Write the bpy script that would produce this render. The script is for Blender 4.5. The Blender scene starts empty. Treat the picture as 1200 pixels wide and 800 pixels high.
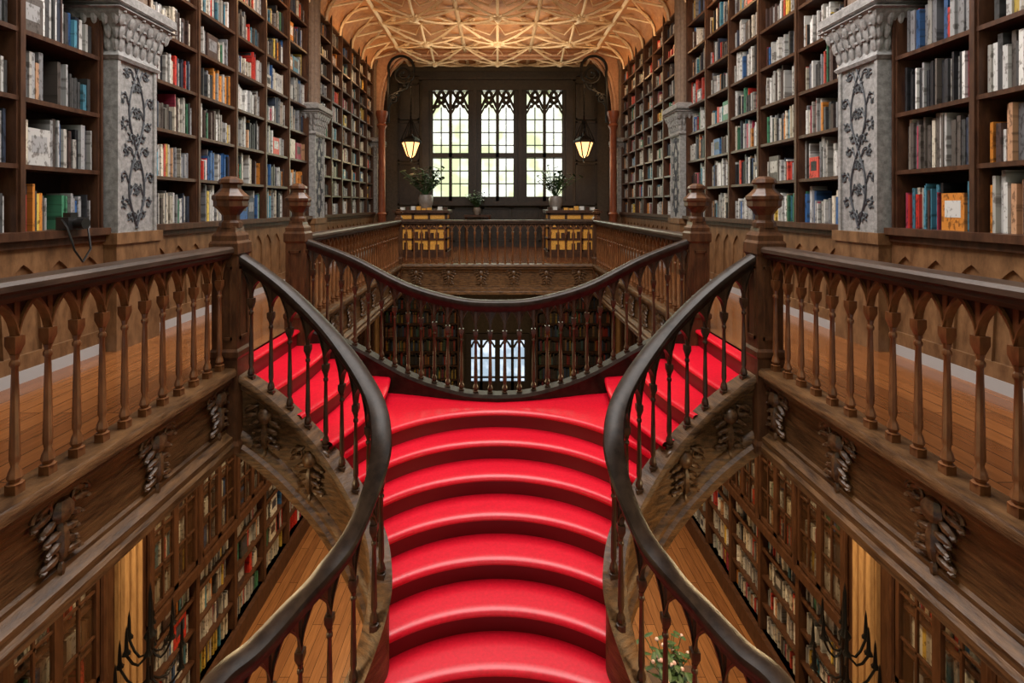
import bpy, math, random
from mathutils import Vector
R = random.Random(7)
sc = bpy.context.scene

# ------------------------------------------------------------ materials
def mat(name, base, rough=0.5, metal=0.0, c2=None, scale=(4,4,4), nscale=3.0, bump=0.0, emis=None, estr=0.0, coat=0.0, detail=6, lo=.35, hi=.65, spec=.5):
    m = bpy.data.materials.new(name); m.use_nodes = True
    nt = m.node_tree; b = nt.nodes['Principled BSDF']
    b.inputs['Base Color'].default_value = (*base, 1)
    b.inputs['Roughness'].default_value = rough
    b.inputs['Metallic'].default_value = metal
    b.inputs['Coat Weight'].default_value = coat
    b.inputs['Specular IOR Level'].default_value = spec
    if emis:
        b.inputs['Emission Color'].default_value = (*emis, 1)
        b.inputs['Emission Strength'].default_value = estr
    if c2 is not None or bump:
        tc = nt.nodes.new('ShaderNodeTexCoord'); mp = nt.nodes.new('ShaderNodeMapping')
        mp.inputs['Scale'].default_value = scale
        nz = nt.nodes.new('ShaderNodeTexNoise'); nz.inputs['Scale'].default_value = nscale
        nz.inputs['Detail'].default_value = detail; nz.inputs['Roughness'].default_value = .65
        nt.links.new(tc.outputs['Object'], mp.inputs[0]); nt.links.new(mp.outputs[0], nz.inputs['Vector'])
        if c2 is not None:
            cr = nt.nodes.new('ShaderNodeValToRGB')
            cr.color_ramp.elements[0].position = lo; cr.color_ramp.elements[1].position = hi
            cr.color_ramp.elements[0].color = (*base, 1); cr.color_ramp.elements[1].color = (*c2, 1)
            nt.links.new(nz.outputs['Fac'], cr.inputs[0]); nt.links.new(cr.outputs[0], b.inputs['Base Color'])
        if bump:
            bp = nt.nodes.new('ShaderNodeBump'); bp.inputs['Strength'].default_value = bump
            bp.inputs['Distance'].default_value = .02
            nt.links.new(nz.outputs['Fac'], bp.inputs['Height']); nt.links.new(bp.outputs[0], b.inputs['Normal'])
    return m

def plank_mat(name, c1, c2, rough=.3, rot=math.pi/2):
    m = bpy.data.materials.new(name); m.use_nodes = True
    nt = m.node_tree; b = nt.nodes['Principled BSDF']
    tc = nt.nodes.new('ShaderNodeTexCoord'); mp = nt.nodes.new('ShaderNodeMapping')
    mp.inputs['Rotation'].default_value = (0, 0, rot)
    br = nt.nodes.new('ShaderNodeTexBrick')
    br.inputs['Scale'].default_value = 1.0
    br.inputs['Brick Width'].default_value = 1.6; br.inputs['Row Height'].default_value = .13
    br.inputs['Mortar Size'].default_value = .004
    br.inputs['Color1'].default_value = (*c1, 1); br.inputs['Color2'].default_value = (*c2, 1)
    br.inputs['Mortar'].default_value = (c1[0]*.25, c1[1]*.25, c1[2]*.25, 1)
    nz = nt.nodes.new('ShaderNodeTexNoise'); nz.inputs['Scale'].default_value = 5
    mp2 = nt.nodes.new('ShaderNodeMapping'); mp2.inputs['Scale'].default_value = (8, .6, 1)
    mx = nt.nodes.new('ShaderNodeMix'); mx.data_type = 'RGBA'; mx.blend_type = 'MULTIPLY'; mx.inputs['Factor'].default_value = .6
    nt.links.new(tc.outputs['Object'], mp.inputs[0]); nt.links.new(mp.outputs[0], br.inputs['Vector'])
    nt.links.new(tc.outputs['Object'], mp2.inputs[0]); nt.links.new(mp2.outputs[0], nz.inputs['Vector'])
    nt.links.new(br.outputs['Color'], mx.inputs['A']); nt.links.new(nz.outputs['Fac'], mx.inputs['B'])
    nt.links.new(mx.outputs['Result'], b.inputs['Base Color'])
    b.inputs['Roughness'].default_value = rough
    return m

def book_mat(name):
    m = bpy.data.materials.new(name); m.use_nodes = True
    nt = m.node_tree; b = nt.nodes['Principled BSDF']
    at = nt.nodes.new('ShaderNodeAttribute'); at.attribute_name = 'Col'
    tc = nt.nodes.new('ShaderNodeTexCoord'); mp = nt.nodes.new('ShaderNodeMapping'); mp.inputs['Scale'].default_value = (1, 40, 22)
    nz = nt.nodes.new('ShaderNodeTexNoise'); nz.inputs['Scale'].default_value = 1.0; nz.inputs['Detail'].default_value = 2
    cr = nt.nodes.new('ShaderNodeValToRGB'); cr.color_ramp.elements[0].position = .36; cr.color_ramp.elements[1].position = .46
    cr.color_ramp.elements[0].color = (.25, .22, .2, 1); cr.color_ramp.elements[1].color = (1, 1, 1, 1)
    mx = nt.nodes.new('ShaderNodeMix'); mx.data_type = 'RGBA'; mx.blend_type = 'MULTIPLY'; mx.inputs['Factor'].default_value = .8
    nt.links.new(tc.outputs['Object'], mp.inputs[0]); nt.links.new(mp.outputs[0], nz.inputs['Vector']); nt.links.new(nz.outputs['Fac'], cr.inputs[0])
    nt.links.new(at.outputs['Color'], mx.inputs['A']); nt.links.new(cr.outputs[0], mx.inputs['B'])
    nt.links.new(mx.outputs['Result'], b.inputs['Base Color'])
    b.inputs['Roughness'].default_value = .45
    return m

def glass_mat(name, tint1, tint2, gloss=.12, nscale=2.0):
    m = bpy.data.materials.new(name); m.use_nodes = True
    nt = m.node_tree; nt.nodes.clear()
    out = nt.nodes.new('ShaderNodeOutputMaterial'); tr = nt.nodes.new('ShaderNodeBsdfTransparent'); gl = nt.nodes.new('ShaderNodeBsdfGlossy')
    gl.inputs['Roughness'].default_value = .08
    tc = nt.nodes.new('ShaderNodeTexCoord'); nz = nt.nodes.new('ShaderNodeTexNoise'); nz.inputs['Scale'].default_value = nscale
    cr = nt.nodes.new('ShaderNodeValToRGB'); cr.color_ramp.elements[0].position = .4; cr.color_ramp.elements[1].position = .6
    cr.color_ramp.elements[0].color = (*tint1, 1); cr.color_ramp.elements[1].color = (*tint2, 1)
    mx = nt.nodes.new('ShaderNodeMixShader'); mx.inputs[0].default_value = gloss
    nt.links.new(tc.outputs['Object'], nz.inputs['Vector']); nt.links.new(nz.outputs['Fac'], cr.inputs[0]); nt.links.new(cr.outputs[0], tr.inputs[0])
    nt.links.new(tr.outputs[0], mx.inputs[1]); nt.links.new(gl.outputs[0], mx.inputs[2]); nt.links.new(mx.outputs[0], out.inputs[0])
    return m

M_rail = mat('handrail_wood', (.012,.007,.005), .42, c2=(.032,.020,.014), scale=(3,3,3), nscale=5, bump=.08, spec=.22)
M_railtop = mat('gallery_rail_wood', (.028,.016,.010), .42, c2=(.075,.045,.030), scale=(6,1,6), spec=.25)
M_newel = mat('newel_wood', (.042,.016,.007), .36, c2=(.11,.045,.018), scale=(8,8,2), spec=.4)
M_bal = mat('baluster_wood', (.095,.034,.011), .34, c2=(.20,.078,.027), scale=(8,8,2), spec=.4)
M_span = mat('spandrel_wood', (.030,.012,.005), .4, c2=(.06,.026,.012), scale=(8,8,2), spec=.3)
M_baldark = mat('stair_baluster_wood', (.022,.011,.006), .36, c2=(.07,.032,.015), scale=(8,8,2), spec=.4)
M_fascia = mat('carved_fascia_wood', (.036,.016,.006), .42, c2=(.145,.070,.026), scale=(3,1.2,10), nscale=4, bump=.4, spec=.35)
M_orn = mat('carved_ornament_wood', (.035,.016,.007), .38, c2=(.14,.070,.030), scale=(10,10,10), bump=.2, spec=.5)
M_case = mat('bookcase_wood', (.036,.014,.007), .42, c2=(.085,.036,.018), scale=(6,6,1.5), spec=.35)
M_wains = mat('wainscot_wood', (.10,.046,.019), .45, c2=(.22,.112,.049), scale=(4,4,1.5), spec=.35)
M_floor = plank_mat('gallery_floor_planks', (.36,.13,.038), (.24,.08,.024), .16)
M_gfloor = plank_mat('ground_floor_planks', (.36,.155,.055), (.25,.10,.036), .25)
M_red = mat('red_carpet_tread', (.54,.0015,.014), .38, c2=(.67,.003,.022), scale=(5,5,5), nscale=8, bump=.05)
M_redd = mat('red_riser_shaded', (.14,.0008,.005), .5)  # tread red darkened, so the shade on the risers is in the colour
M_plas = mat('grey_plaster', (.17,.165,.16), .6, c2=(.34,.33,.32), nscale=5, bump=.25)
M_rel = mat('relief_plaster', (.025,.028,.035), .5, c2=(.06,.066,.076), nscale=6)
M_stone = mat('brown_plaster', (.14,.092,.064), .7, c2=(.22,.15,.105), nscale=4)
M_ceil = mat('ceiling_plaster', (.34,.14,.05), .7, c2=(.48,.23,.09), nscale=2)
M_rib = mat('ceiling_rib_plaster', (.72,.54,.34), .6, c2=(.86,.70,.50), nscale=4)
M_arch = mat('arch_plaster', (.42,.21,.12), .65, c2=(.55,.31,.19), nscale=3)
M_wall = mat('wall_plaster', (.05,.036,.022), .7, c2=(.085,.064,.042), nscale=3)
M_back = mat('bookcase_back', (.016,.008,.005), .7)
M_iron = mat('wrought_iron', (.012,.012,.013), .4, metal=.7)
M_frame = mat('window_frame_wood', (.016,.010,.007), .5, c2=(.036,.025,.018))
M_gold = mat('glowing_gold_panel', (.40,.18,.03), .4, c2=(.85,.46,.08), nscale=12, emis=(1,.40,.06), estr=.06)  # gold glass panels; weak emission paints in their glow
M_lant = mat('lantern_glass', (1,.7,.4), .4, emis=(1,.5,.18), estr=2.4)
M_strip = mat('strip_lamp', (1,.85,.6), .4, emis=(1,.72,.4), estr=5)
M_base = mat('pale_baseboard', (.38,.36,.35), .5)
M_leaf = mat('leaf', (.02,.06,.018), .5, c2=(.05,.11,.035), nscale=8)
M_pot = mat('ceramic_pot', (.18,.16,.14), .4, c2=(.25,.22,.2))
M_flower = mat('flower_petal', (.7,.6,.6), .5, c2=(.6,.3,.35), nscale=12)
M_tan = mat('pilaster_wood', (.30,.17,.075), .45, c2=(.46,.28,.13), scale=(8,8,1.5), bump=.2)
M_redcol = mat('mahogany_column', (.16,.042,.018), .4, c2=(.27,.08,.036), scale=(8,8,2))
M_book = book_mat('book_covers')
M_win = glass_mat('leaded_glass', (.62,.70,.38), (.98,1,.90), .04, 1.4)
M_door = glass_mat('door_glass', (.30,.38,.45), (.6,.68,.76), .04, 2.4)
M_cab = glass_mat('cabinet_glass', (.8,.8,.78), (.9,.9,.88), .14)
M_paper = mat('white_card', (.7,.7,.68), .5)
M_black = mat('black_plastic', (.01,.01,.01), .35)

# ------------------------------------------------------------ mesh builder
class MB:
    def __init__(s): s.v = []; s.f = []; s.m = []
    def add(s, vs, fs, mi=0):
        o = len(s.v); s.v.extend([tuple(p) for p in vs])
        for f in fs: s.f.append(tuple(i+o for i in f)); s.m.append(mi)
    def box(s, x0,x1,y0,y1,z0,z1, mi=0):
        s.add([(x0,y0,z0),(x1,y0,z0),(x1,y1,z0),(x0,y1,z0),(x0,y0,z1),(x1,y0,z1),(x1,y1,z1),(x0,y1,z1)],
              [(0,3,2,1),(4,5,6,7),(0,1,5,4),(1,2,6,5),(2,3,7,6),(3,0,4,7)], mi)
    def lathe(s, prof, cx, cy, z0=0, seg=8, mi=0, sx=1, sy=1, rot=0, cap=True):
        vs = []; fs = []
        for r, z in prof:
            for i in range(seg):
                a = rot + 2*math.pi*i/seg
                vs.append((cx+sx*r*math.cos(a), cy+sy*r*math.sin(a), z0+z))
        for j in range(len(prof)-1):
            for i in range(seg):
                k = (i+1) % seg
                fs.append((j*seg+i, j*seg+k, (j+1)*seg+k, (j+1)*seg+i))
        if cap:
            fs.append(tuple(range(seg))[::-1]); fs.append(tuple((len(prof)-1)*seg+i for i in range(seg)))
        s.add(vs, fs, mi)
    def sqlathe(s, prof, cx, cy, z0=0, mi=0, sx=1, sy=1):
        s.lathe([(r*math.sqrt(2), z) for r, z in prof], cx, cy, z0, 4, mi, sx, sy, rot=math.pi/4)
    def grid(s, rows, mi=0, flip=False, mats=None):
        n = len(rows[0]); vs = [p for r in rows for p in r]
        o = len(s.v); s.v.extend([tuple(p) for p in vs])
        for j in range(len(rows)-1):
            for i in range(n-1):
                f = (j*n+i+o, j*n+i+1+o, (j+1)*n+i+1+o, (j+1)*n+i+o)
                s.f.append(f[::-1] if flip else f); s.m.append(mats[j] if mats else mi)
    def sweep(s, path, sec, mi=0, closed=True, caps=True):
        rows = []; N = len(path)
        for i, p in enumerate(path):
            a = path[max(0, i-1)]; b = path[min(N-1, i+1)]
            dx, dy = b[0]-a[0], b[1]-a[1]; L = math.hypot(dx, dy) or 1
            nx, ny = dy/L, -dx/L
            rows.append([(p[0]+nx*q[0], p[1]+ny*q[0], p[2]+q[1]) for q in sec])
        k = len(sec)
        vs = [p for r in rows for p in r]; fs = []
        for j in range(N-1):
            for i in range(k if closed else k-1):
                i2 = (i+1) % k
                fs.append((j*k+i, j*k+i2, (j+1)*k+i2, (j+1)*k+i))
        if caps and closed:
            fs.append(tuple(range(k))[::-1]); fs.append(tuple((N-1)*k+i for i in range(k)))
        s.add(vs, fs, mi)
    def tube(s, pts, r, seg=6, mi=0, r2=None):
        P = [Vector(p) for p in pts]; N = len(P); vs = []; fs = []
        up = None
        for i in range(N):
            t = (P[min(N-1,i+1)]-P[max(0,i-1)])
            if t.length < 1e-9: t = Vector((0,0,1))
            t.normalize()
            if up is None:
                up = Vector((0,0,1)) if abs(t.z) < .8 else Vector((1,0,0))
            u = (up - t*up.dot(t))
            if u.length < 1e-5: u = t.orthogonal()
            u.normalize(); w = t.cross(u); up = u
            rr = r if r2 is None else r+(r2-r)*i/(N-1)
            for k in range(seg):
                a = 2*math.pi*k/seg
                vs.append(P[i]+u*(rr*math.cos(a))+w*(rr*math.sin(a)))
        for j in range(N-1):
            for k in range(seg):
                k2 = (k+1) % seg
                fs.append((j*seg+k, j*seg+k2, (j+1)*seg+k2, (j+1)*seg+k))
        fs.append(tuple(range(seg))[::-1]); fs.append(tuple((N-1)*seg+k for k in range(seg)))
        s.add(vs, fs, mi)
    def blob(s, c, ax, mi=0, n=6, m=4):
        c = Vector(c); vs = []; fs = []
        for j in range(m+1):
            t = math.pi*j/m
            for i in range(n):
                a = 2*math.pi*i/n
                vs.append(c+ax[0]*(math.sin(t)*math.cos(a))+ax[1]*(math.sin(t)*math.sin(a))+ax[2]*math.cos(t))
        for j in range(m):
            for i in range(n):
                k = (i+1) % n
                fs.append((j*n+i, j*n+k, (j+1)*n+k, (j+1)*n+i))
        s.add(vs, fs, mi)
    def mirror(s):
        n = MB(); n.v = [(-x,y,z) for x,y,z in s.v]; n.f = [f[::-1] for f in s.f]; n.m = list(s.m); return n
    def join(s, o):
        off = len(s.v); s.v += o.v; s.f += [tuple(i+off for i in f) for f in o.f]; s.m += o.m
    def build(s, name, mats, smooth=None, cols=None):
        me = bpy.data.meshes.new(name); me.from_pydata(s.v, [], s.f); me.update()
        for m in mats: me.materials.append(m)
        me.polygons.foreach_set('material_index', s.m)
        if smooth:
            me.polygons.foreach_set('use_smooth', [True]*len(me.polygons))
            me.set_sharp_from_angle(angle=math.radians(smooth))
        if cols:
            at = me.color_attributes.new('Col', 'FLOAT_COLOR', 'CORNER')
            buf = []
            for f, c in zip(s.f, cols): buf += [c[0],c[1],c[2],1]*len(f)
            at.data.foreach_set('color', buf)
        ob = bpy.data.objects.new(name, me); sc.collection.objects.link(ob); return ob

def both(mb, name, mats, smooth=None, cols=None):
    a = mb.build(name, mats, smooth, cols); b = mb.mirror().build(name, mats, smooth, cols); return a, b

def catmull(pts, n=8):
    out = []; N = len(pts)
    for i in range(N-1):
        p0 = pts[max(0,i-1)]; p1 = pts[i]; p2 = pts[i+1]; p3 = pts[min(N-1,i+2)]
        for k in range(n):
            t = k/n
            out.append(tuple(.5*((2*b)+(c-a)*t+(2*a-5*b+4*c-d)*t*t+(-a+3*b-3*c+d)*t**3) for a,b,c,d in zip(p0,p1,p2,p3)))
    out.append(tuple(pts[-1])); return out

def resample(path, step):
    L = [0]
    for a, b in zip(path, path[1:]): L.append(L[-1]+math.hypot(b[0]-a[0], b[1]-a[1]))
    n = max(1, round(L[-1]/step)); out = []; j = 0
    for i in range(n+1):
        d = L[-1]*i/n
        while j < len(L)-2 and L[j+1] < d: j += 1
        t = (d-L[j])/max(1e-9, L[j+1]-L[j])
        out.append(tuple(a+(b-a)*t for a, b in zip(path[j], path[j+1])))
    return out

# ------------------------------------------------------------ railing
BAL = [(.034,0),(.034,.045),(.019,.05),(.029,.07),(.024,.095),(.014,.12),(.020,.15),(.020,.17),(.0155,.40),(.0125,.55),(.019,.56),(.019,.575),(.013,.585),(.018,.61),(.034,.65),(.034,.69)]
def railing(path, H, spacing, sec, thick=.022, spring=.69):
    """path: (x,y,zbase). materials: 0 rail, 1 baluster, 2 spandrel"""
    mb = MB()
    nb = resample(path, spacing); n = len(nb)-1
    for i, p in enumerate(nb):
        if i == 0 or i == n: continue
        prof = [(r, z*spring/.69) for r, z in BAL]
        mb.lathe(prof[:2], p[0], p[1], p[2], 4, 1, rot=math.pi/4)
        mb.lathe(prof[1:-2], p[0], p[1], p[2], 8, 1, cap=False)
        mb.lathe(prof[-3:], p[0], p[1], p[2], 4, 1, rot=math.pi/4)
        mb.sqlathe([(.012, spring),(.012, H-.05)], p[0], p[1], p[2], 1)
    K = 10
    pts = []
    for i in range(n):
        for k in range(K):
            t = k/K; q = tuple(a+(b-a)*t for a, b in zip(nb[i], nb[i+1])); pts.append((q, t))
    pts.append((nb[-1], 0.0))
    top = H-.06
    rows = []; band = []
    N = len(pts)
    for i, (p, t) in enumerate(pts):
        a = pts[max(0,i-1)][0]; b = pts[min(N-1,i+1)][0]
        dx, dy = b[0]-a[0], b[1]-a[1]; L = math.hypot(dx, dy) or 1
        nx, ny = dy/L, -dx/L
        u = 1-abs(2*t-1)
        hgt = math.sqrt(max(0, 1-(1-u)**2))*.5+.5*u
        bot = spring + (top-.03-spring)*hgt
        def R_(prof): return [(p[0]+nx*q[0], p[1]+ny*q[0], p[2]+q[1]) for q in prof]
        th = .006
        rows.append(R_([(-th, top+.02), (th, top+.02), (th, bot+.01), (-th, bot+.01), (-th, top+.02)]))
        bw = .022
        band.append(R_([(-thick, bot+bw), (thick, bot+bw), (thick, bot), (-thick, bot), (-thick, bot+bw)]))
    mb.grid(rows, 2); mb.grid(band, 1)
    mb.sweep([(p[0],p[1],p[2]+H) for p in path], sec, 0)
    return mb

SEC_G = [(-.085,-.005),(-.07,.012),(.07,.012),(.085,-.005),(.085,-.03),(.065,-.045),(.065,-.06),(.04,-.085),(-.04,-.085),(-.065,-.06),(-.065,-.045),(-.085,-.03)]
SEC_S = [(-.068,-.02),(-.06,.006),(-.035,.02),(0,.024),(.035,.02),(.06,.006),(.068,-.02),(.06,-.05),(.04,-.07),(.035,-.095),(-.035,-.095),(-.04,-.07),(-.06,-.05)]
SEC_F = [(-.10,.035),(.085,.035),(.10,.01),(.10,-.02),(.07,-.04),(.07,-.07),(.035,-.085),(.02,-.12),(.02,-.145),(.0,-.155),(.0,-.43),(.02,-.44),(.02,-.465),(.045,-.485),(.07,-.50),(.07,-.54),(.09,-.56),(.09,-.61),(-.10,-.61)]
def flip(sec): return [(-a,b) for a,b in sec][::-1]

def newel(cx, cy):
    mb = MB()
    mb.sqlathe([(.125,-.62),(.125,-.56),(.105,-.53),(.105,.10),(.115,.12),(.115,.16),(.098,.18),(.098,.90),(.112,.92),(.112,1.0),(.098,1.02),(.098,1.06),(.075,1.09),(.068,1.13)], cx, cy, 0, 0)
    mb.lathe([(.085,1.12),(.085,1.16),(.065,1.18),(.065,1.22),(.10,1.27),(.125,1.29),(.125,1.33),(.135,1.345),(.135,1.37),(.10,1.40),(.075,1.43),(.075,1.46),(.095,1.475),(.085,1.50),(.04,1.525)], cx, cy, 0, 8, 0, rot=math.pi/8)
    for sx, sy in ((1,0),(-1,0),(0,1),(0,-1)):
        for z in (.25,.8):
            mb.box(cx+sx*.098-(.012 if sx else .06), cx+sx*.098+(.012 if sx else .06), cy+sy*.098-(.012 if sy else .06), cy+sy*.098+(.012 if sy else .06), z, z+.025, 0)
        for q in (-.06,.05):
            if sx: mb.box(cx+sx*.098-.012, cx+sx*.098+.012, cy+q, cy+q+.01, .25, .82, 0)
            else: mb.box(cx+q, cx+q+.01, cy+sy*.098-.012, cy+sy*.098+.012, .25, .82, 0)
    return mb

def ornament(mb, o, r, u, n, s, mi=0):
    o = Vector(o); r = Vector(r).normalized(); u = Vector(u).normalized(); n = Vector(n).normalized()
    def P(a,b,c): return o+r*(a*s)+u*(b*s)+n*(c*s)
    mb.blob(P(0,-.12,.03),[r*.09*s,n*.07*s,u*.10*s],mi,8,5)
    mb.blob(P(0,-.36,.02),[r*.05*s,n*.06*s,u*.17*s],mi,6,5)
    for sg in (-1,1):
        for k in range(6):
            a = sg*(.10+.035*math.sin(k*1.3)+(.05 if k<2 else 0)); b = -.02-.09*k
            d = (r*sg*.8+u*(-.35+.2*(k%2))).normalized(); e = d.cross(n)
            mb.blob(P(a,b,.02),[e*.032*s,n*.04*s,d*.085*s],mi,6,4)
            mb.blob(P(a+sg*.06,b-.03,.03),[e*.02*s,n*.03*s,d*.03*s],mi,5,3)
        pts = []
        for k in range(20):
            t = k/19*2.2*math.pi; rad = .10*(1-k/23)
            pts.append(P(sg*(.16+rad*math.cos(t)), -.08+rad*math.sin(t), .03))
        mb.tube(pts, .018*s, 5, mi, .008*s)
        pts = []
        for k in range(16):
            t = k/15*1.9*math.pi+1; rad = .075*(1-k/20)
            pts.append(P(sg*(.10+rad*math.cos(t)), -.46+rad*math.sin(t), .03))
        mb.tube(pts, .015*s, 5, mi, .007*s)
    mb.blob(P(0,-.58,.015),[r*.03*s,n*.035*s,u*.07*s],mi,6,4)

GX = 2.12; YF = -0.4; YB = 11.0; N1 = 4.07; N2 = 5.45; WX = 3.5; BX = 3.86; YW = 16.0; YS = -3.4; CZ = 5.7; GZ = -4.6

RM = [M_railtop, M_bal, M_span]
both(railing([(-GX,YF,.035),(-GX,N1,.035)], .93, .165, SEC_G), 'gallery_railing', RM, 35)
both(railing([(-GX,N2,.035),(-GX,YB,.035)], .93, .165, SEC_G), 'gallery_railing', RM, 35)
railing([(-GX,YB,.035),(GX,YB,.035)], .93, .165, SEC_G).build('balcony_railing', RM, 35)
railing([(-GX,YF,.035),(GX,YF,.035)], .93, .165, SEC_G).build('balcony_railing', RM, 35)
for y in (N1, N2): both(newel(-GX, y), 'newel_post', [M_newel])
nn = newel(-GX, YB); nn.v = [(-GX+(x+GX)*.7, YB+(y-YB)*.7, z if z < 1 else 1+(z-1)*.4) for x,y,z in nn.v]
both(nn, 'newel_post', [M_newel])

# stair curves   (x,y,railz)
IN = [(-2.12,4.07,.955),(-1.85,4.06,.78),(-1.553,4.0,.567),(-1.20,3.87,.268),(-.88,3.6,-.02),(-.76,3.35,-.2075),(-.77,3.2,-.40),(-.87,3.05,-.657),(-.99,2.9,-.778),(-1.13,2.8,-.90),(-1.26,2.65,-.985),(-1.39,2.5,-1.033),(-1.5,2.2,-1.18),(-1.5,1.5,-1.62),(-1.5,.5,-2.25),(-1.5,-1.3,-3.38)]
INC = catmull(IN, 8)
OUT = [(-2.12,5.45,.955),(-1.85,5.50,.85),(-1.494,5.5,.704),(-.927,5.4,.445),(-.378,5.25,.325),(0,5.2,.31)]
OUTC = catmull(OUT, 8); OUTF = OUTC + [(-x,y,z) for x,y,z in OUTC[-2::-1]]
inb = [(x,y,z-.95) for x,y,z in INC]; outb = [(x,y,z-.95) for x,y,z in OUTF]
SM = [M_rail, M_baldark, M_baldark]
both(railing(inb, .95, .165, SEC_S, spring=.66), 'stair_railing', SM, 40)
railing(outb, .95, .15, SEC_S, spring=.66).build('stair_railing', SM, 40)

WP = sorted([(p[1], -p[0]) for p in INC if p[1] <= 4.05])
def W(y):
    if y >= 4.02: return 1.3
    for (y0,x0),(y1,x1) in zip(WP, WP[1:]):
        if y0 <= y <= y1: return min(1.3 if y > 3.5 else 9, x0+(x1-x0)*(y-y0)/max(1e-6,y1-y0))
    return 1.5
def yout(x):
    x = -abs(x)
    for a, b in zip(OUTC, OUTC[1:]):
        if a[0] <= x <= b[0]: return a[1]+(b[1]-a[1])*(x-a[0])/max(1e-6,b[0]-a[0])
    return 5.45
def yin(x):
    x = -abs(x)
    for a, b in zip(INC[:32], INC[1:33]):
        if a[0] <= x <= b[0]: return a[1]+(b[1]-a[1])*(x-a[0])/max(1e-6,b[0]-a[0])
    return 4.07
NS = 56
def arcrow(yc, Rr, z):
    x = 0
    while x < min(1.5, Rr-.005):
        y = yc-(Rr-math.sqrt(Rr*Rr-x*x))
        if x >= W(y): break
        x += .005
    am = math.asin(min(1,x/Rr)); row = []
    for i in range(NS+1):
        a_ = am*(-1+2*i/NS); row.append((Rr*math.sin(a_), yc-Rr*(1-math.cos(a_)), z))
    return row
st = MB()
rows = []; mt = []
rows.append([(1.34*(-1+2*i/NS), yout(1.34*(-1+2*i/NS)), -.68) for i in range(NS+1)])
und = []
NK = 23
for k in range(NK):
    yc = 4.95-.27*k; z = -.68-.17*k; Rr = 1.25+.25*max(0,k-5)
    if k == 0: Rr = 1.29
    prof = [(.04,0),(.012,-.001),(-.006,-.006),(-.022,-.018),(-.028,-.032),(-.022,-.046),(.004,-.054),(.008,-.10),(.008,-.17)]
    for j,(dy,dz) in enumerate(prof):
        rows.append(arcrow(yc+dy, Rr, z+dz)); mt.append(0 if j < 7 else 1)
    und.append(arcrow(yc+.1, Rr, z-.36))
rows.append(arcrow(4.95-.27*NK, 1.25+.25*(NK-6), -.68-.17*NK)); mt.append(0)
st.grid(rows, 0, flip=True, mats=mt)
for sg in (-1,1):
    st.grid([[(sg*1.12,4.35,-.69),(sg*1.12,5.40,-.69)],[(sg*1.42,3.95,-.69),(sg*1.42,5.48,-.69)]],0,flip=(sg>0))
st.grid([[(p[0],yout(p[0]),-1.0) for p in und[0]]]+und, 2)
for sg in (-1,1):
    rows = []; mt = []
    def srow(j, d, z):
        xo = -2.09+.31*j+d; xi = -2.09+.27*j+d
        r = []
        for i in range(13):
            t = i/12; x = xi+(xo-xi)*t; ya = yin(xi); yb = yout(xo)
            bul = .12*math.sin(math.pi*t)*min(1,j*.4)
            r.append((-sg*(x+bul), ya+(yb-ya)*t, z))
        return r
    rows.append(srow(0,-.10,0))
    for j in range(4):
        z = -.17*j
        for q,(dx,dz) in enumerate([(-.03,0),(0,0),(.014,-.004),(.024,-.014),(.026,-.026),(.018,-.038),(-.004,-.044),(-.006,-.17 if j < 3 else -.19)]):
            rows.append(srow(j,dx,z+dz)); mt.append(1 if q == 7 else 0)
    st.grid(rows, 0, flip=(sg>0), mats=mt)
    st.grid([srow(0,-.1,-.4), srow(3,-.05,-1.05)], 2, flip=(sg<0))
SEC_STR = [(-.07,.03),(.07,.03),(.085,.005),(.085,-.02),(.055,-.04),(.055,-.08),(.035,-.10),(.035,-.14),(.02,-.15),(.02,-.42),(.035,-.43),(.055,-.46),(.055,-.50),(.085,-.52),(.085,-.60),(-.05,-.62),(-.05,0)]
strg = MB()
strg.sweep(inb, SEC_STR, 0)
for (idx) in (9, 19):
    p = inb[idx]; q = inb[idx+1]; t = Vector((q[0]-p[0], q[1]-p[1], 0)).normalized(); n = Vector((t.y,-t.x,0))
    ornament(strg, (p[0]+n.x*.03, p[1]+n.y*.03, p[2]-.08), t, (0,0,1), n, .66, 1)
m2 = strg.mirror()
for q in (strg, m2):
    q.m = [3+i for i in q.m]; st.join(q)
osec = [(-.06,.03),(.06,.03),(.075,0),(.06,-.04),(.05,-.36),(-.05,-.36),(-.06,-.04),(-.075,0)]
o = MB(); o.sweep(outb, osec, 5); st.join(o)
st.build('staircase', [M_red, M_redd, M_fascia, M_fascia, M_orn, M_rail], 40)

# ------------------------------------------------------------ floors / gallery slabs
fl = MB(); e = .04
for sg in (-1,1):
    x0, x1 = sorted((sg*(GX+e), sg*BX)); fl.box(x0,x1,YS,YW,-.02,0,0); fl.box(x0,x1,YS,YW,-.58,-.02,1)
fl.box(-GX-e,GX+e,YB+e,YW,-.02,0,0); fl.box(-GX-e,GX+e,YB+e,YW,-.58,-.02,1)
fl.box(-GX-e,GX+e,YS,YF-e,-.02,0,0); fl.box(-GX-e,GX+e,YS,YF-e,-.58,-.02,1)
fl.build('floor_gallery', [M_floor, M_wains])
fa = MB()
fa.sweep([(-GX,N1+.06,0),(-GX,YF,0)], flip(SEC_F), 0)
fa.sweep([(-GX,N2,0),(-GX,YB,0)], SEC_F, 0)
for i in range(7):
    ornament(fa, (-GX+.01, 3.86-.70*i, -.09), (0,1,0), (0,0,1), (1,0,0), .62, 1)
for i in range(8):
    ornament(fa, (-GX+.01, 5.9+.70*i, -.09), (0,1,0), (0,0,1), (1,0,0), .62, 1)
fa.sweep([(-GX-.06,N1,-.1),(-GX-.06,N2,-.1)], [(0,0),(.05,0),(.05,-.5),(0,-.5)], 0)
both(fa, 'trim_gallery_fascia', [M_fascia, M_orn], 35)
fb = MB(); fb.sweep([(-GX,YB,0),(GX,YB,0)], SEC_F, 0)
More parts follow.
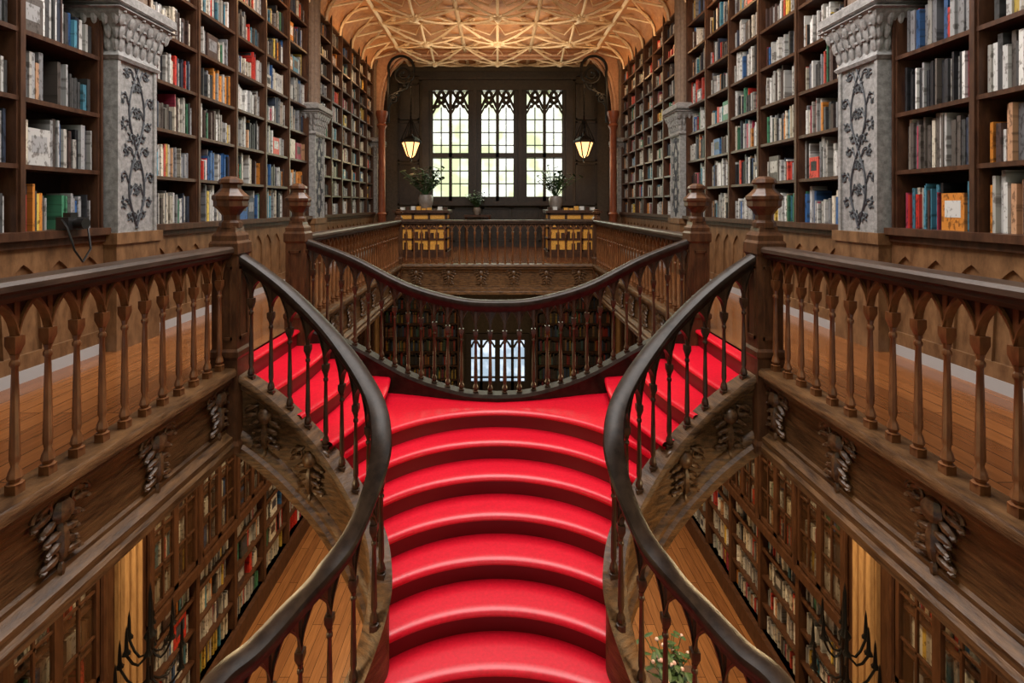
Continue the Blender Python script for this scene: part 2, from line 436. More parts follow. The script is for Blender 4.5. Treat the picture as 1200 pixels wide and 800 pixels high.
for i in range(6): ornament(fb, (-1.75+.7*i, YB-.01, -.09), (1,0,0),(0,0,1),(0,-1,0), .6, 1)
fb.sweep([(GX,YF,0),(-GX,YF,0)], SEC_F, 0)
fb.build('trim_balcony_fascia', [M_fascia, M_orn], 35)
g = MB(); g.box(-BX-.3,BX+.3,YS,YW+.3,GZ-.1,GZ,0); g.build('floor', [M_gfloor])
sb = MB()
for i in range(20):
    y = YS+.4+i*1.0
    if y < YW-.2: sb.box(-WX,-GX-.1,y,y+.12,-.72,-.58,0)
both(sb, 'trim_soffit_beams', [M_fascia])

# ------------------------------------------------------------ walls
w = MB(); w.box(-BX-.2,-BX,YS,YW+.3,GZ,CZ+.3,0); w.build('wall_left', [M_wall]); w.mirror().build('wall_right', [M_wall])
WXH = 2.12; WZ0, WZ1 = 1.42, 4.85
def wall_open(y0,y1,opens,name):
    mb = MB(); xs = BX
    z = GZ
    for (a,b,c,d) in opens:
        mb.box(-xs,xs,y0,y1,z,c,0); mb.box(-xs,a,y0,y1,c,d,0); mb.box(b,xs,y0,y1,c,d,0); z = d
    mb.box(-xs,xs,y0,y1,z,CZ+.3,0)
    return mb.build(name,[M_wall])
wall_open(YW,YW+.3,[(-.85,.85,GZ+.05,-2.9),(-WXH,WXH,WZ0,WZ1)],'wall_back')
wall_open(YS-.3,YS,[(-1.2,1.2,GZ+.05,-2.2),(-2.4,2.4,.6,5.0)],'wall_front')
# wood panelling around the back window
pn = MB()
def panel(x0,x1,z0,z1):
    y1 = YW; t = .05
    pn.box(x0,x1,y1-.03,y1,z0,z1,0)
    for a,b,c,d in ((x0,x1,z0,z0+t),(x0,x1,z1-t,z1),(x0,x0+t,z0,z1),(x1-t,x1,z0,z1)): pn.box(a,b,y1-.07,y1-.03,c,d,0)
    pn.box(x0+.14,x1-.14,y1-.05,y1-.03,z0+.14,z1-.14,0)
for i in range(5): panel(-2.3+.92*i,-2.3+.92*i+.88,.15,1.22)
for sg in (-1,1):
    for z0,z1 in ((.15,1.22),(1.3,2.6),(2.66,3.9),(3.96,5.1)):
        a,b = sorted((sg*2.44,sg*3.1)); panel(a,b,z0,z1)
pn.box(-3.2,3.2,YW-.10,YW,5.3,5.45,0); pn.box(-3.2,3.2,YW-.06,YW,0,.15,0)
pn.build('trim_back_panelling',[M_frame])
wn = MB()
yy = YW-.02
wn.box(-WXH-.22,WXH+.22,yy-.12,yy+.1,WZ1,WZ1+.32,0); wn.box(-WXH-.3,WXH+.3,yy-.2,yy+.1,WZ1+.32,WZ1+.42,0)
wn.box(-WXH-.3,WXH+.3,yy-.25,yy+.1,WZ0-.14,WZ0,0)
for sg in (-1,1):
    x0,x1 = sorted((sg*WXH, sg*(WXH+.22))); wn.box(x0,x1,yy-.12,yy+.1,WZ0,WZ1,0)
lw = 2*WXH/3
for i in range(4):
    x = -WXH+lw*i; hw = .17 if 0 < i < 3 else .07
    wn.box(x-hw,x+hw,yy-.06,yy+.12,WZ0,WZ1,0)
    if 0 < i < 3: wn.box(x-.06,x+.06,yy-.14,yy-.06,WZ0,WZ1,0)
for i in range(3):
    x0 = -WXH+lw*i+(.17 if i else .07); x1 = -WXH+lw*(i+1)-(.17 if i < 2 else .07); xc = (x0+x1)/2
    wn.box(xc-.05,xc+.05,yy-.03,yy+.08,WZ0,WZ1,0)
    wn.box(x0,x1,yy-.03,yy+.08,2.78,2.92,0)
    wn.box(x0,x1,yy-.03,yy+.08,WZ0,WZ0+.14,0)
    for (a,b_) in ((x0,xc),(xc,x1)):
        for k in range(1, 7): wn.box(a,b_,yy+.02,yy+.04,WZ0+.14+k*.4-.018,WZ0+.14+k*.4+.018,0)
        wn.box((a+b_)/2-.018,(a+b_)/2+.018,yy+.02,yy+.04,WZ0,WZ1-.5,0)
        for xx in (a,b_-.04): 
            wn.box(xx,xx+.04,yy,yy+.05,WZ0,WZ1,0)
        rowsA = []
        for k in range(25):
            t = k/24; u = 1-abs(2*t-1)
            h = (math.sqrt(max(0,1-(1-u)**2))*.55+.45*u)-.12*abs(math.sin(u*math.pi*2))*(1 if u<.9 else 0)
            rowsA.append((a+(b_-a)*t, WZ1-.82+.40*h))
        wn.grid([[(x,yy-.01,z),(x,yy-.01,z+.11),(x,yy+.06,z+.11),(x,yy+.06,z),(x,yy-.01,z)] for x,z in rowsA],0)
        c = (a+b_)/2
        for zc_ in (WZ1-.12,WZ1-.30):
            wn.tube([(c+.10*math.cos(q*math.pi/6),yy+.02,zc_+.08*math.sin(q*math.pi/6)) for q in range(13)],.045,5,0)
        for sgx in (-1,1):
            wn.tube([(c,yy+.02,WZ1-.42),(c+sgx*.1,yy+.02,WZ1-.22),(c+sgx*.24,yy+.02,WZ1-.02)],.045,5,0)
            wn.tube([(c+sgx*.26,yy+.02,WZ1-.55),(c+sgx*.14,yy+.02,WZ1-.3),(c+sgx*.03,yy+.02,WZ1-.02)],.045,5,0)
wn.add([(-WXH,yy+.05,WZ0),(WXH,yy+.05,WZ0),(WXH,yy+.05,WZ1),(-WXH,yy+.05,WZ1)],[(0,1,2,3)],1)
wn.build('window_1',[M_frame,M_win])
dn = MB()
dn.box(-.98,.98,YW-.1,YW,-2.9,-2.7,0)
for x in (-.98,-.08,.85): dn.box(x,x+.16,YW-.08,YW+.05,GZ,-2.9,0)
for x in (-.55,.42): dn.box(x,x+.09,YW-.05,YW+.02,GZ,-2.9,0)
for z in (-4.1,-3.5): dn.box(-.9,.9,YW-.05,YW+.02,z,z+.05,0)
dn.box(-.9,.9,YW-.05,YW+.02,-4.55,-4.2,0)
for i in range(4):
    xa = (-.82,-.46,.08,.51)[i]; xb = (-.55,-.08,.42,.85)[i]
    dn.tube([(xa+(xb-xa)*t,YW,-3.15+.22*math.sin(t*math.pi)) for t in (0,.15,.3,.5,.7,.85,1)],.035,5,0)
dn.add([(-.85,YW+.04,GZ),(.85,YW+.04,GZ),(.85,YW+.04,-2.9),(-.85,YW+.04,-2.9)],[(0,1,2,3)],1)
dn.build('door_1',[M_frame,M_door])
wf = MB()
for i in range(7): wf.box(-2.4+.8*i-.05,-2.4+.8*i+.05,YS-.15,YS-.05,.6,5,0)
for i in range(5): wf.box(-2.4,2.4,YS-.15,YS-.05,.6+1.1*i-.05,.6+1.1*i+.05,0)
wf.add([(-2.4,YS-.1,.6),(2.4,YS-.1,.6),(2.4,YS-.1,5),(-2.4,YS-.1,5)],[(0,1,2,3)],1)
wf.build('window_2',[M_frame,M_win])

# ------------------------------------------------------------ ceiling with skylight & ribs
SX, SY0, SY1 = 1.7, 1.0, 8.4
c = MB()
c.box(-BX,-SX,YS,YW,CZ,CZ+.2,0); c.box(SX,BX,YS,YW,CZ,CZ+.2,0)
c.box(-SX,SX,YS,SY0,CZ,CZ+.2,0); c.box(-SX,SX,SY1,YW,CZ,CZ+.2,0)
for sg in (-1,1):
    rws = []
    for k in range(9):
        t = k/8*math.pi/2
        rws.append([(sg*(WX+.02-.62*(1-math.cos(t))), y, CZ-.62+.62*math.sin(t)) for y in (YS,YW)])
    c.grid(rws, 0, flip=(sg<0))
def ribcurve(pts, r=.03): c.tube(pts, r, 4, 1)
y0 = 8.6; CW = 1.85; h = CW/2
for iy in range(4):
    for ix in range(-1,2):
        cx = ix*CW; cy = y0+h+iy*CW; z = CZ-.02; zc = CZ-.24
        for (a_,b_) in (((-1,-1),(1,-1)),((-1,-1),(-1,1)),((1,-1),(1,1)),((-1,1),(1,1))):
            ribcurve([(cx+a_[0]*h,cy+a_[1]*h,z),(cx+b_[0]*h,cy+b_[1]*h,z)],.05)
        for q in range(8):
            a_ = q*math.pi/4; L = h*(1.414 if q%2 else 1)
            ribcurve([(cx+L*t*math.cos(a_),cy+L*t*math.sin(a_),zc+(z-zc)*t**2) for t in (0,.25,.5,.75,1)],.032)
        star = []
        for q in range(17):
            a_ = q*math.pi/8; L = h*(.98 if q%4==0 else (1.30 if q%4==2 else .52))
            star.append((cx+L*math.cos(a_),cy+L*math.sin(a_),z-.03-.10*(q%2)))
        ribcurve(star,.024)
        for q in range(4):
            a_ = q*math.pi/2+math.pi/4
            ax = cx+h*.92*math.cos(a_); ay = cy+h*.92*math.sin(a_)
            c.lathe([(.01,-.07),(.05,-.05),(.08,-.01),(.06,.03)],ax,ay,z-.03,8,1)
        for q in range(8):
            a_ = q*math.pi/4+math.pi/8
            c.blob((cx+.14*math.cos(a_),cy+.14*math.sin(a_),zc+.0),[Vector((.07*math.cos(a_),.07*math.sin(a_),0)),Vector((-.035*math.sin(a_),.035*math.cos(a_),0)),Vector((0,0,.03))],1,6,4)
        c.lathe([(.02,-.11),(.07,-.08),(.10,-.03),(.06,.02)],cx,cy,zc,8,1)
        for sx_ in (-1,1):
            c.lathe([(.01,-.09),(.06,-.05),(.09,0),(.09,.04)],cx+sx_*h,cy-h,z,8,1)
for iy in range(9):
    y = y0+iy*CW/2
    if y > YW-.1: continue
    for sg in (-1,1):
        c.tube([(sg*(WX+.0-.62*(1-math.cos(k/6*math.pi/2))),y,CZ-.64+.62*math.sin(k/6*math.pi/2)) for k in range(7)],.035,4,1)
        c.tube([(sg*(WX-.1),y,CZ-.35),(sg*(WX-.62),y+CW/4,CZ-.05),(sg*(WX-.1),min(YW,y+CW/2),CZ-.35)],.025,4,1)
c.build('ceiling',[M_ceil,M_rib])
sk = MB()
for i in range(8): sk.box(-SX,SX,SY0+i*(SY1-SY0)/7-.03,SY0+i*(SY1-SY0)/7+.03,CZ+.02,CZ+.1,0)
for i in range(5): sk.box(-SX+i*SX/2-.03,-SX+i*SX/2+.03,SY0,SY1,CZ+.02,CZ+.1,0)
sk.build('window_skylight',[M_frame])
def tarch(y,z0,depth=.3,rx=.75):
    mb = MB(); pr = []
    for k in range(15):
        t = k/14*math.pi/2
        pr.append((-(3.42-rx*(1-math.cos(t))), z0+(CZ-.10-z0)*math.sin(t)))
    fr = [(x,y,z) for x,z in pr]+[(-x,y,z) for x,z in pr[::-1]]
    outer = []
    for i,p in enumerate(fr):
        k = min(i,len(fr)-1-i)/14
        outer.append(((-1 if p[0]<0 else 1)*(3.55 if k<.5 else 3.55-(3.55-abs(fr[14][0]))*(k-.5)*2), y, z0+(CZ+.02-z0)*min(1,k*2)))
    bk = [(x,y+depth,z) for x,_,z in fr]
    mb.grid([outer,fr,bk,[(p[0],y+depth,p[2]) for p in outer]],0)
    mb.tube([(p[0]*.985,y-.02,p[2]-.03) for p in fr],.045,6,1)
    mb.tube([(p[0]*.985,y+depth+.02,p[2]-.03) for p in fr],.045,6,1)
    return mb
tarch(14.6,3.9).build('trim_arch',[M_arch,M_arch],40)

# ------------------------------------------------------------ columns
def column(yc):
    mb = MB(); f = 3.40; h = .26
    mb.box(-BX,-f,yc-h,yc+h,0,2.66,0)
    mb.box(-BX,-f+.03,yc-h-.03,yc+h+.03,0,.95,3)
    mb.box(-BX,-f+.05,yc-h-.05,yc+h+.05,.95,1.05,3)
    for yy_ in (yc-h,yc+h-.035): mb.box(-f,-f+.02,yy_,yy_+.035,1.05,2.62,0)
    cxm = -3.58
    prof = [(.27,2.60),(.29,2.63),(.26,2.66),(.25,2.70),(.27,2.80),(.32,2.92),(.37,2.99),(.37,3.03),(.34,3.05),(.40,3.08),(.40,3.15),(.33,3.19)]
    mb.sqlathe(prof, cxm, yc, 0, 0, sx=.78, sy=1)
    n = 6
    for lev,(zz,off,hh) in enumerate(((2.74,.255,.075),(2.85,.285,.08),(2.95,.33,.07))):
        for i in range(n+lev%2):
            q = -1+2*(i+.0)/(n-1+lev%2)
            mb.blob((cxm+off*.78+.01, yc+q*off*.92, zz),[Vector((.02,0,0)),Vector((0,.036,0)),Vector((.012,0,hh))],0,6,4)
            mb.blob((cxm+off*.78+.035, yc+q*off*.92, zz+hh*.8),[Vector((.02,0,0)),Vector((0,.026,0)),Vector((0,0,.018))],0,5,3)
            mb.blob((cxm+q*off*.7, yc-off-.01, zz),[Vector((.03,0,0)),Vector((0,.02,0)),Vector((0,-.012,hh))],0,6,4)
    for zz in (3.01,3.06): mb.sqlathe([(.385 if zz>3.03 else .37,zz),(.40,zz+.012),(.385,zz+.024)],cxm,yc,0,0,sx=.8)
    for q in (-.15,0,.15):
        mb.lathe([(.10,3.16),(.07,3.24),(.07,CZ-.5),(.11,CZ-.3)],-3.47-(.03 if q else 0),yc+q,0,10,2)
    mb.box(-BX,-3.46,yc-.24,yc+.24,3.15,CZ-.05,2)
    X = -f+.006; rr = random.Random(int(yc*10))
    cl = lambda v: max(yc-h+.05,min(yc+h-.05,v))
    for ph in (0, math.pi):
        main = [(X,cl(yc+.10*math.sin(ph+(z-1.1)*4.4)),z) for z in [1.08+1.5*k/50 for k in range(51)]]
        mb.tube(main,.011,5,1,.007)
        for k in range(2,50,4):
            p = main[k]; sg = 1 if (p[1] < yc) else -1
            if (k//4)%2: sg = -sg
            c0 = (cl(p[1]+sg*.08), p[2]+.05)
            sp = [p]
            for j in range(1,18):
                a_ = -.6+j/17*6.6; rad = .06*(1-j/21)
                sp.append((X,cl(c0[0]-sg*rad*math.cos(a_)),c0[1]+rad*math.sin(a_)))
            mb.tube(sp,.008,4,1,.004)
            for j in (3,7,11,15):
                e_ = sp[j]; dl = 1 if j%2 else -1; a_ = rr.uniform(-.6,1.4)
                d = Vector((0,math.cos(a_)*sg,math.sin(a_)))
                mb.blob(Vector(e_)+d*.02,[Vector((.006,0,0)),d*.028,Vector((0,-d.z,d.y))*.011],1,6,4)
                mb.blob(Vector(e_)+Vector((0,-d.z,d.y))*.018*dl,[Vector((.006,0,0)),Vector((0,-d.z,d.y))*.022,d*.010],1,6,4)
    return mb
for yc in (-.35, 4.82, 9.75, 14.68):
    both(column(yc),'column',[M_plas,M_rel,M_stone,M_wains],35)
mc = MB()
mc.lathe([(.16,0),(.16,.15),(.11,.2),(.11,1.0),(.14,1.05),(.10,1.1),(.095,3.4),(.15,3.5),(.10,3.56),(.17,3.8),(.17,3.9)],-3.22,14.25,0,12,0)
both(mc,'colonnette',[M_redcol],35)

# ------------------------------------------------------------ bookcases
PAL_W = [(.56,.55,.52),(.46,.45,.43),(.68,.67,.64),(.32,.32,.32),(.56,.50,.40),(.22,.22,.23),(.42,.40,.36)]
PAL_D = [(.02,.02,.024),(.06,.035,.03),(.035,.045,.07),(.09,.075,.065),(.05,.05,.05)]
PAL_C = [(.50,.03,.02),(.55,.20,.03),(.03,.10,.26),(.05,.18,.10),(.58,.40,.07),(.30,.03,.06),(.07,.22,.30),(.45,.25,.14),(.55,.06,.04)]
class Books:
    def __init__(s): s.mb = MB(); s.c = []
    def row(s, y0, y1, z, hmax, xf, depth, wts, wmin=.018, wmax=.05, face=.974):
        y = y0+.005
        run = None
        while y < y1-.02:
            r = R.random()
            if run is None or R.random() < .13:
                pal = R.choices([PAL_W,PAL_D,PAL_C],wts)[0]; base = R.choice(pal); bh = hmax*R.uniform(.54,.92); run = R.uniform(.75,1.35)
            if r > .990: y += R.uniform(.03,.14); continue
            if r > face and y1-y > .28:
                wd = R.uniform(.15,.24); hh = min(hmax*.9, wd*R.uniform(1.25,1.5))
                col = R.choice(PAL_W+PAL_C+PAL_D+PAL_D)
                s.bx(xf-.03,xf-.005,y,y+wd,z,z+hh,col)
                s.bx(xf-.005,xf-.003,y+.03,y+wd-.03,z+hh*.35,z+hh*.8,R.choice(PAL_W+PAL_D))
                y += wd+.01; continue
            wd = R.uniform(wmin,wmax)*run
            if y+wd > y1: break
            k = R.uniform(.6,1.2); col = tuple(min(.85,v*k) for v in (base if R.random()<.5 else R.choice(R.choices([PAL_W,PAL_D,PAL_C],wts)[0])))
            s.bx(xf-depth,xf-R.uniform(0,.05),y,y+wd*.94,z,z+min(hmax*.97,bh*R.uniform(.84,1.10)),col)
            y += wd
    def bx(s,x0,x1,y0,y1,z0,z1,col):
        o = len(s.mb.v)
        s.mb.v += [(x0,y0,z0),(x1,y0,z0),(x1,y1,z0),(x0,y1,z0),(x0,y0,z1),(x1,y0,z1),(x1,y1,z1),(x0,y1,z1)]
        for f in ((4,5,6,7),(0,1,5,4),(1,2,6,5),(2,3,7,6)):
            s.mb.f.append(tuple(i+o for i in f)); s.mb.m.append(0); s.c.append(col)
bays = [(-.05,4.52,6,.5),(5.12,9.45,5,.5),(10.05,14.38,6,.40),(14.98,15.98,1,.5)]
for side in (0,1):
    for bi,(ya,yb,nc,sp) in enumerate(bays):
        cs = MB(); bk = Books()
        cs.box(-BX,-BX+.03,ya,yb,1.0,5.6,2)
        cs.box(-BX,-WX,ya,yb,0,1.0,1)
        cs.box(-BX,-WX+.09,ya,yb,1.04,1.10,0); cs.box(-BX,-WX+.05,ya,yb,.98,1.04,0)
        cs.box(-BX,-WX+.035,ya,yb,0,.09,3); cs.box(-BX,-WX+.03,ya,yb,.09,.2,1)
        na = max(1,round((yb-ya)/.30)); pa = []
        for i in range(na):
            for k in range(10):
                t = k/10; u = 1-abs(2*t-1); h = math.sqrt(max(0,1-(1-u)**2))*.6+.4*u
                pa.append((ya+(yb-ya)*(i+t)/na, .62+.24*h if u > .12 else .2))
        pa.append((yb,.2))
        cs.grid([[(-WX+.022,y,z),(-WX+.022,y,.98)] for y,z in pa],1,flip=True)
        cs.grid([[(-WX,y,z),(-WX+.022,y,z)] for y,z in pa],1)
        cw = (yb-ya)/nc
        for i in range(nc+1):
            y = ya+cw*i; t = .035
            cs.box(-BX,-WX,max(ya,y-t),min(yb,y+t),1.10,5.5,0)
            cs.box(-WX,-WX+.02,max(ya,y-.02),min(yb,y+.02),1.10,5.5,0)
        nr = int((5.5-1.10)/sp)
        for j in range(nr+1):
            z = 1.10+sp*j
            if j: cs.box(-BX,-WX+.005,ya,yb,z-.035,z,0)
        cs.box(-BX,-WX+.08,ya,yb,5.42,5.62,0)
        for i in range(nc):
            for j in range(nr):
                z = 1.10+sp*j
                far = bi >= 2
                if z > 3.4: wts = (4,3,3)
                elif side == 0: wts = (6,2.2,1.4) if bi else (4,3,2.4)
                else: wts = (5,2.6,2) if bi else ((2,1.5,6) if z < 1.5 else (3,3,3))
                bk.row(ya+cw*i+.04, ya+cw*(i+1)-.04, z, sp-.04, -WX-.04, .22, wts, .014 if not far else .024, .036 if not far else .05)
        mats = [M_case,M_wains,M_back,M_base]
        if side: cs = cs.mirror(); bk.mb = bk.mb.mirror()
        cs.build('bookcase',mats); bk.mb.build('books',[M_book],None,bk.c)
    gb = [(-.05,4.52,5),(5.12,9.45,5),(10.05,14.38,5)]
    for bi,(ya,yb,nc) in enumerate(gb):
        cs = MB(); bk = Books(); cw = (yb-ya)/nc
        cs.box(-BX,-BX+.03,ya,yb,GZ,-.6,2)
        cs.box(-BX,-WX+.05,ya,yb,GZ,GZ+.25,0)
        cs.box(-BX,-WX+.08,ya,yb,-1.25,-1.12,0); cs.box(-BX,-WX+.02,ya,yb,-1.12,-.6,1)
        cs.box(-BX,-WX+.05,ya,yb,-2.98,-2.88,0)
        for i in range(nc+1):
            y = ya+cw*i; cs.box(-BX,-WX,max(ya,y-.035),min(yb,y+.035),GZ,-1.2,0)
            cs.lathe([(.04,-2.88),(.03,-2.8),(.028,-1.4),(.045,-1.25)],-WX+.02,y,0,8,0)
        for j in range(9):
            z = GZ+.25+.365*j
            cs.box(-BX,-WX-.02,ya,yb,z-.03,z,0)
            for i in range(nc):
                bk.row(ya+cw*i+.04, ya+cw*(i+1)-.04, z, .33, -WX-.06, .2, (8,.6,3), .018,.045)
        for i in range(nc):
            a0 = ya+cw*i+.04; a1 = a0+cw-.08; am = (a0+a1)/2
            for (p,q) in ((a0,am),(am,a1)):
                for yv in (p,q-.04): cs.box(-WX-.02,-WX+.02,yv,yv+.04,-2.86,-1.27,0)
                for z in (-2.86,-1.31): cs.box(-WX-.02,-WX+.02,p,q,z,z+.05,0)
                cs.box(-WX-.01,-WX+.012,(p+q)/2-.01,(p+q)/2+.01,-2.86,-1.27,0)
                for k in range(1,4): cs.box(-WX-.01,-WX+.012,p,q,-2.84+.39*k,-2.82+.39*k,0)
            cs.add([(-WX,a0,-2.86),(-WX,a1,-2.86),(-WX,a1,-1.27),(-WX,a0,-1.27)],[(0,1,2,3)],4)
        if side: cs = cs.mirror(); bk.mb = bk.mb.mirror()
        cs.build('glazed_bookcase',[M_case,M_fascia,M_back,M_base,M_cab]); bk.mb.build('books',[M_book],None,bk.c)
for yc in (4.82,9.75,14.68,-.35):
    mb = MB(); mb.box(-BX,-3.50,yc-.28,yc+.28,GZ,-.6,1); mb.box(-BX,-3.46,yc-.14,yc+.14,GZ,-.6,0)
    for q in range(-1,2): mb.lathe([(.04,GZ+.5),(.04,-1.5)],-3.45,yc+q*.09,0,8,0)
    mb.box(-BX,-3.34,yc-.25,yc+.25,GZ,GZ+.5,1); mb.sqlathe([(.20,-1.5),(.23,-1.4),(.20,-1.3),(.26,-1.1),(.26,-1.0)],-3.6,yc,0,1)
    both(mb,'pilaster',[M_tan,M_case],35)
for sg in (-1,1):
    cs = MB(); bk = Books()
    cs.box(1.2,3.4,15.6,15.98,GZ,-.7,0)
    mb2 = MB()
    for j in range(8):
        z = GZ+.25+.42*j; cs.box(1.15,3.45,15.35,15.6,z-.03,z,0)
        x = 1.25
        while x < 3.35:
            wv = R.uniform(.03,.06); hh = R.uniform(.22,.34); mb2.box(x,x+wv*.93,15.4,15.58,z,z+hh,0)
            col = R.choice(PAL_D+PAL_D+PAL_C); bk.c += [tuple(v*.5 for v in col)]*6; x += wv  # book colours darkened to paint in the dim ground-floor back
    for x in (1.15,1.9,2.65,3.4): cs.box(x,x+.05,15.33,15.6,GZ,-.8,0)
    if sg < 0: cs = cs.mirror(); mb2 = mb2.mirror()
    cs.build('bookcase',[M_case]); mb2.build('books',[M_book],None,bk.c)

# ------------------------------------------------------------ lanterns on scroll brackets
def lantern_bracket():
    mb = MB(); y = 14.3; x0 = -3.05
    def sp(cx,cz,r0,r1,t0,t1,n=28): return [(cx+(r0+(r1-r0)*k/n)*math.cos(t0+(t1-t0)*k/n),y,cz+(r0+(r1-r0)*k/n)*math.sin(t0+(t1-t0)*k/n)) for k in range(n+1)]
    mb.tube([(x0,y,3.6),(x0,y,4.6),(x0+.02,y,5.0)]+sp(x0+.37,5.1,.37,.34,math.pi,-.1*math.pi,20),.04,6,0)
    mb.tube(sp(x0+.42,4.95,.29,.05,0,-3.6*math.pi,50),.032,6,0)
    mb.tube(sp(x0+.12,4.25,.14,.03,math.pi*.9,-2.2*math.pi,36),.026,6,0)
    mb.tube([(x0,y,4.0),(x0+.15,y,4.4),(x0+.5,y,4.55),(x0+.70,y,4.9)],.028,6,0)
    for k in range(6): mb.blob((x0+.05+.1*k,y,4.15+.12*k),[Vector((.07,0,.03)),Vector((0,.03,0)),Vector((-.02,0,.06))],0,6,4)
    xl = -2.42
    for k in range(14):
        mb.tube([(xl+.02*math.cos(a_),y+.02*math.sin(a_)*(k%2),4.66-.1*k+.045*math.sin(a_)) for a_ in [q*math.pi/3 for q in range(7)]],.008,4,0)
    mb.tube([(xl,y,4.75),(xl,y,3.3)],.012,5,0)
    for q in range(6):
        a_ = q*math.pi/3; mb.tube([(xl,y,3.75),(xl+.28*math.cos(a_),y+.28*math.sin(a_),3.10)],.012,4,0)
    mb.lathe([(.02,3.32),(.10,3.22),(.28,3.10),(.31,3.07),(.31,3.03),(.27,3.03)][::-1],xl,y,0,6,0)
    mb.lathe([(.03,2.60),(.12,2.68),(.25,3.03)],xl,y,0,6,1)
    for q in range(6):
        a_ = q*math.pi/3; mb.tube([(xl+.26*math.cos(a_),y+.26*math.sin(a_),3.04),(xl+.125*math.cos(a_),y+.125*math.sin(a_),2.68),(xl,y,2.58)],.018,4,0)
    mb.lathe([(.01,2.48),(.035,2.54),(.02,2.60)],xl,y,0,8,0)
    return mb
both(lantern_bracket(),'hanging_lantern',[M_iron,M_lant])

# ------------------------------------------------------------ display cases & plants
def display():
    mb = MB(); x0,x1,y0_,y1_ = -2.55,-1.25,12.7,13.6
    mb.box(x0-.05,x1+.05,y0_-.05,y1_+.05,1.10,1.17,0); mb.box(x0-.03,x1+.03,y0_-.03,y1_+.03,0,.14,0)
    mb.box(x0+.03,x1-.03,y0_+.03,y1_-.03,.14,1.10,1)
    for x in (x0,x0+.42,x1-.48,x1-.06):
        for y in (y0_,y1_-.06): mb.box(x,x+.06,y,y+.06,.1,1.12,0)
    for z in (.14,.42,.7,.9,1.05):
        mb.box(x0,x1,y0_,y0_+.05,z,z+.05,0); mb.box(x0,x0+.05,y0_,y1_,z,z+.05,0); mb.box(x1-.05,x1,y0_,y1_,z,z+.05,0)
    x = x0+.1
    while x < x1-.2:
        for z in (.19,.47,.75):
            hh = R.uniform(.12,.2); mb.box(x,x+.09,y0_+.0,y0_+.04,z,z+hh,R.choice((0,1,0,0)))
        x += .13
    for i in range(9):
        x = x0+.1+i*.135; mb.box(x,x+.1,y0_+.2,y0_+.35,1.17,1.17+R.uniform(.03,.1),R.choice((0,1,2)))
    return mb
both(display(),'display_case',[M_case,M_gold,M_paper])
def plant(x,y,z,s,name,fl=False):
    mb = MB()
    mb.lathe([(.09*s,0),(.14*s,.12*s),(.15*s,.24*s),(.12*s,.30*s),(.10*s,.28*s)],x,y,z,12,0)
    for i in range(38):
        a_ = R.uniform(0,6.28); L = R.uniform(.35,.75)*s; tl = R.uniform(.15,.9)
        pts = [(x,y,z+.26*s)]
        for k in range(1,5):
            t = k/4; pts.append((x+math.cos(a_)*L*tl*t,y+math.sin(a_)*L*tl*t,z+.26*s+L*(t*1.0-t*t*.35*tl)))
        mb.tube(pts,.006*s,4,1)
        for k in (2,3,4):
            d = Vector((math.cos(a_+k),math.sin(a_+k),.3)).normalized(); e = d.cross(Vector((0,0,1))).normalized(); n = d.cross(e)
            mb.blob(Vector(pts[k])+d*.06*s,[e*.032*s,n*.006*s,d*.085*s],1,6,4)
        if fl and i%3: mb.blob(pts[4],[Vector((.03*s,0,0)),Vector((0,.03*s,0)),Vector((0,0,.025*s))],2,7,4)
    return mb.build(name,[M_pot,M_leaf,M_flower],40)
plant(-1.85,13.2,1.17,1.3,'potted_plant'); plant(1.5,13.2,1.17,1.2,'potted_plant')
plant(-.62,15.5,1.0,.75,'potted_plant')
mb = MB(); mb.box(-1.0,-.2,15.3,15.75,.94,1.0,0)
for x in (-.97,-.26):
    for y in (15.33,15.68): mb.lathe([(.03,0),(.02,.1),(.03,.9),(.03,.95)],x+.02,y,0,8,0)
mb.build('side_table',[M_case])
mb = MB(); xc,yc = 1.75,5.3
mb.box(xc-.4,xc+.4,yc-.35,yc+.35,GZ+.76,GZ+.82,0); mb.box(xc-.37,xc+.37,yc-.3,yc+.3,GZ+.66,GZ+.76,0)
for dx in (-.33,.33):
    for dy in (-.27,.27): mb.lathe([(.03,0),(.04,.1),(.025,.2),(.035,.5),(.04,.7)],xc+dx,yc+dy,GZ,8,0)
mb.build('reading_table',[M_case],35)
plant(xc,yc-.1,GZ+.82,.7,'flower_vase',True)
def candel():
    mb = MB(); x,y = -2.95,4.35
    mb.lathe([(.2,0),(.18,.05),(.05,.12),(.03,.2),(.025,2.2),(.05,2.25),(.02,2.3),(.015,2.6),(.0,2.7)],x,y,GZ,8,0)
    for lv,zz in ((.26,1.9),(.18,2.15)):
        for q in range(6):
            a_ = q*math.pi/3
            mb.tube([(x+lv*t*math.cos(a_),y+lv*t*math.sin(a_),GZ+zz-.12*math.sin(t*math.pi)+.06*t) for t in (0,.25,.5,.75,1)],.010,5,0)
            mb.lathe([(.005,0),(.035,.02),(.018,.05),(.010,.2),(0,.26)],x+lv*math.cos(a_),y+lv*math.sin(a_),GZ+zz+.05,6,0)
    return mb
both(candel(),'iron_candelabra',[M_iron],40)
cm = MB()
cx,cy,cz = -3.42,4.1,1.103
cm.box(cx-.05,cx+.05,cy-.08,cy+.08,cz,cz+.10,0); cm.box(cx-.03,cx+.03,cy-.035,cy+.035,cz+.10,cz+.135,0)
cm.tube([(cx+.04,cy,cz+.05),(cx+.12,cy,cz+.05)],.042,12,0); cm.tube([(cx+.12,cy,cz+.05),(cx+.125,cy,cz+.05)],.046,12,0)
for s_ in (-1,1): cm.tube([(cx,cy+s_*.08,cz+.08),(cx+.06,cy+s_*.10,cz+.02),(cx+.10,cy+s_*.08,cz-.16),(cx+.10,cy,cz-.26)],.008,5,0)
cm.build('camera',[M_black],40)

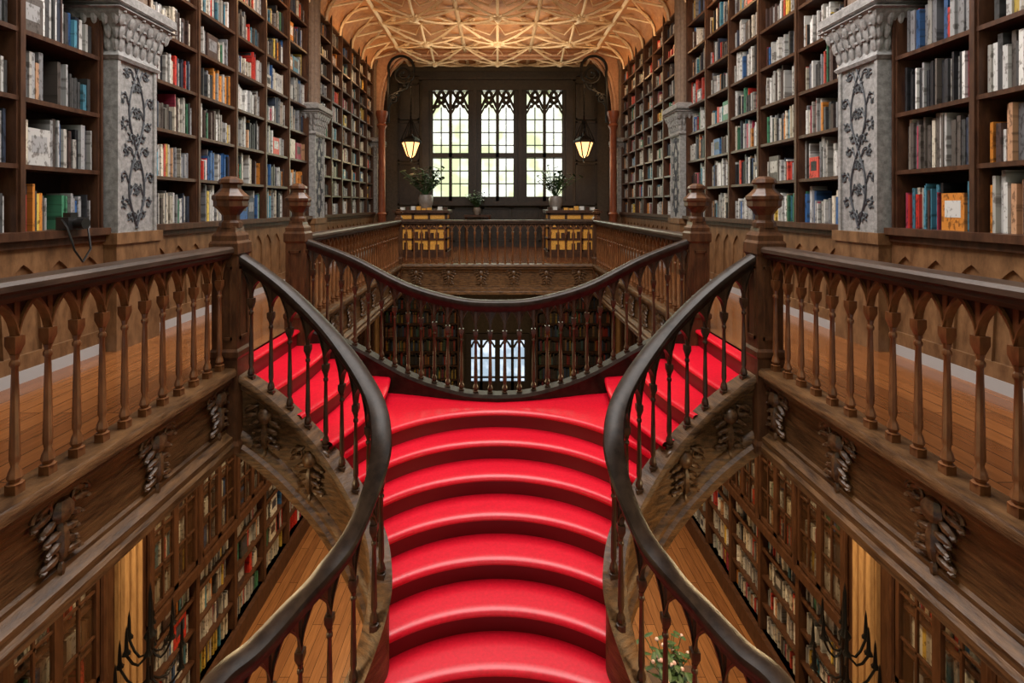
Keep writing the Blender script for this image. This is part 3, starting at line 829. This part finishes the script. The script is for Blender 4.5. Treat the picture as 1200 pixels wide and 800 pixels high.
for side in (-1,1):
    mb = MB()
    for y in (2.2,4.65,7.1,9.6,12.1): mb.box(-2.72,-2.64,y-.5,y+.5,-.78,-.72,0)
    if side > 0: mb = mb.mirror()
    mb.build('strip_lamp',[M_strip])

# ------------------------------------------------------------ lights
def area(name,loc,rot,sx,sy,p,col):
    l = bpy.data.lights.new(name,'AREA'); l.shape='RECTANGLE'; l.size=sx; l.size_y=sy; l.energy=p; l.color=col
    o = bpy.data.objects.new(name,l); o.location=loc; o.rotation_euler=rot; sc.collection.objects.link(o); return o
def point(name,loc,p,col,r=.08):
    l = bpy.data.lights.new(name,'POINT'); l.energy=p; l.color=col; l.shadow_soft_size=r
    o = bpy.data.objects.new(name,l); o.location=loc; sc.collection.objects.link(o); return o
area('skylight_daylight',(0,(SY0+SY1)/2,CZ+.25),(0,0,0),3.2,7.2,830,(1,.95,.90))
area('back_window_daylight',(0,YW+.35,3.1),(-math.pi/2,0,0),4.2,3.4,320,(1,1,.97))
area('front_window_daylight',(0,YS-.4,2.8),(math.pi/2,0,0),4.6,4.2,60,(1,.93,.86))
for sg in (-1,1):
    for y,p in ((2.2,75),(4.65,75),(7.1,65),(9.6,25)):
        area('strip_light',(sg*2.68,y,-.80),(0,sg*.5,0),.1,1.0,p,(1,.70,.36))
    for y in (5.6,8.4,11.2,13.6):
        point('shelf_warm_fill',(sg*3.0,y,4.7),17,(1,.58,.26),.1)  # added warm fill by the upper shelves, no lamp bodies here
    point('lantern_light',(sg*2.42,14.3,2.4),12,(1,.58,.28),.1)
area('ceiling_uplight_fill',(0,12.6,4.2),(math.pi,0,0),2.5,2.0,52,(1,.74,.46))  # added upward fill to brighten the ceiling, not an actual lamp
wd = bpy.data.worlds.new('world'); sc.world = wd; wd.use_nodes = True
bg = wd.node_tree.nodes['Background']; bg.inputs[0].default_value = (.97,.98,1,1); bg.inputs[1].default_value = 1.7

# ------------------------------------------------------------ camera
cd = bpy.data.cameras.new('cam'); co = bpy.data.objects.new('cam',cd); sc.collection.objects.link(co)
co.location = (0,0,1.3); co.rotation_euler = (math.pi/2,0,0)
cd.sensor_fit = 'HORIZONTAL'; cd.sensor_width = 36; cd.lens = 18
cd.shift_x = 17/1200; cd.shift_y = -160/1200; cd.clip_start = .05
sc.camera = co
sc.view_settings.view_transform = 'Standard'
sc.view_settings.exposure = 0.0
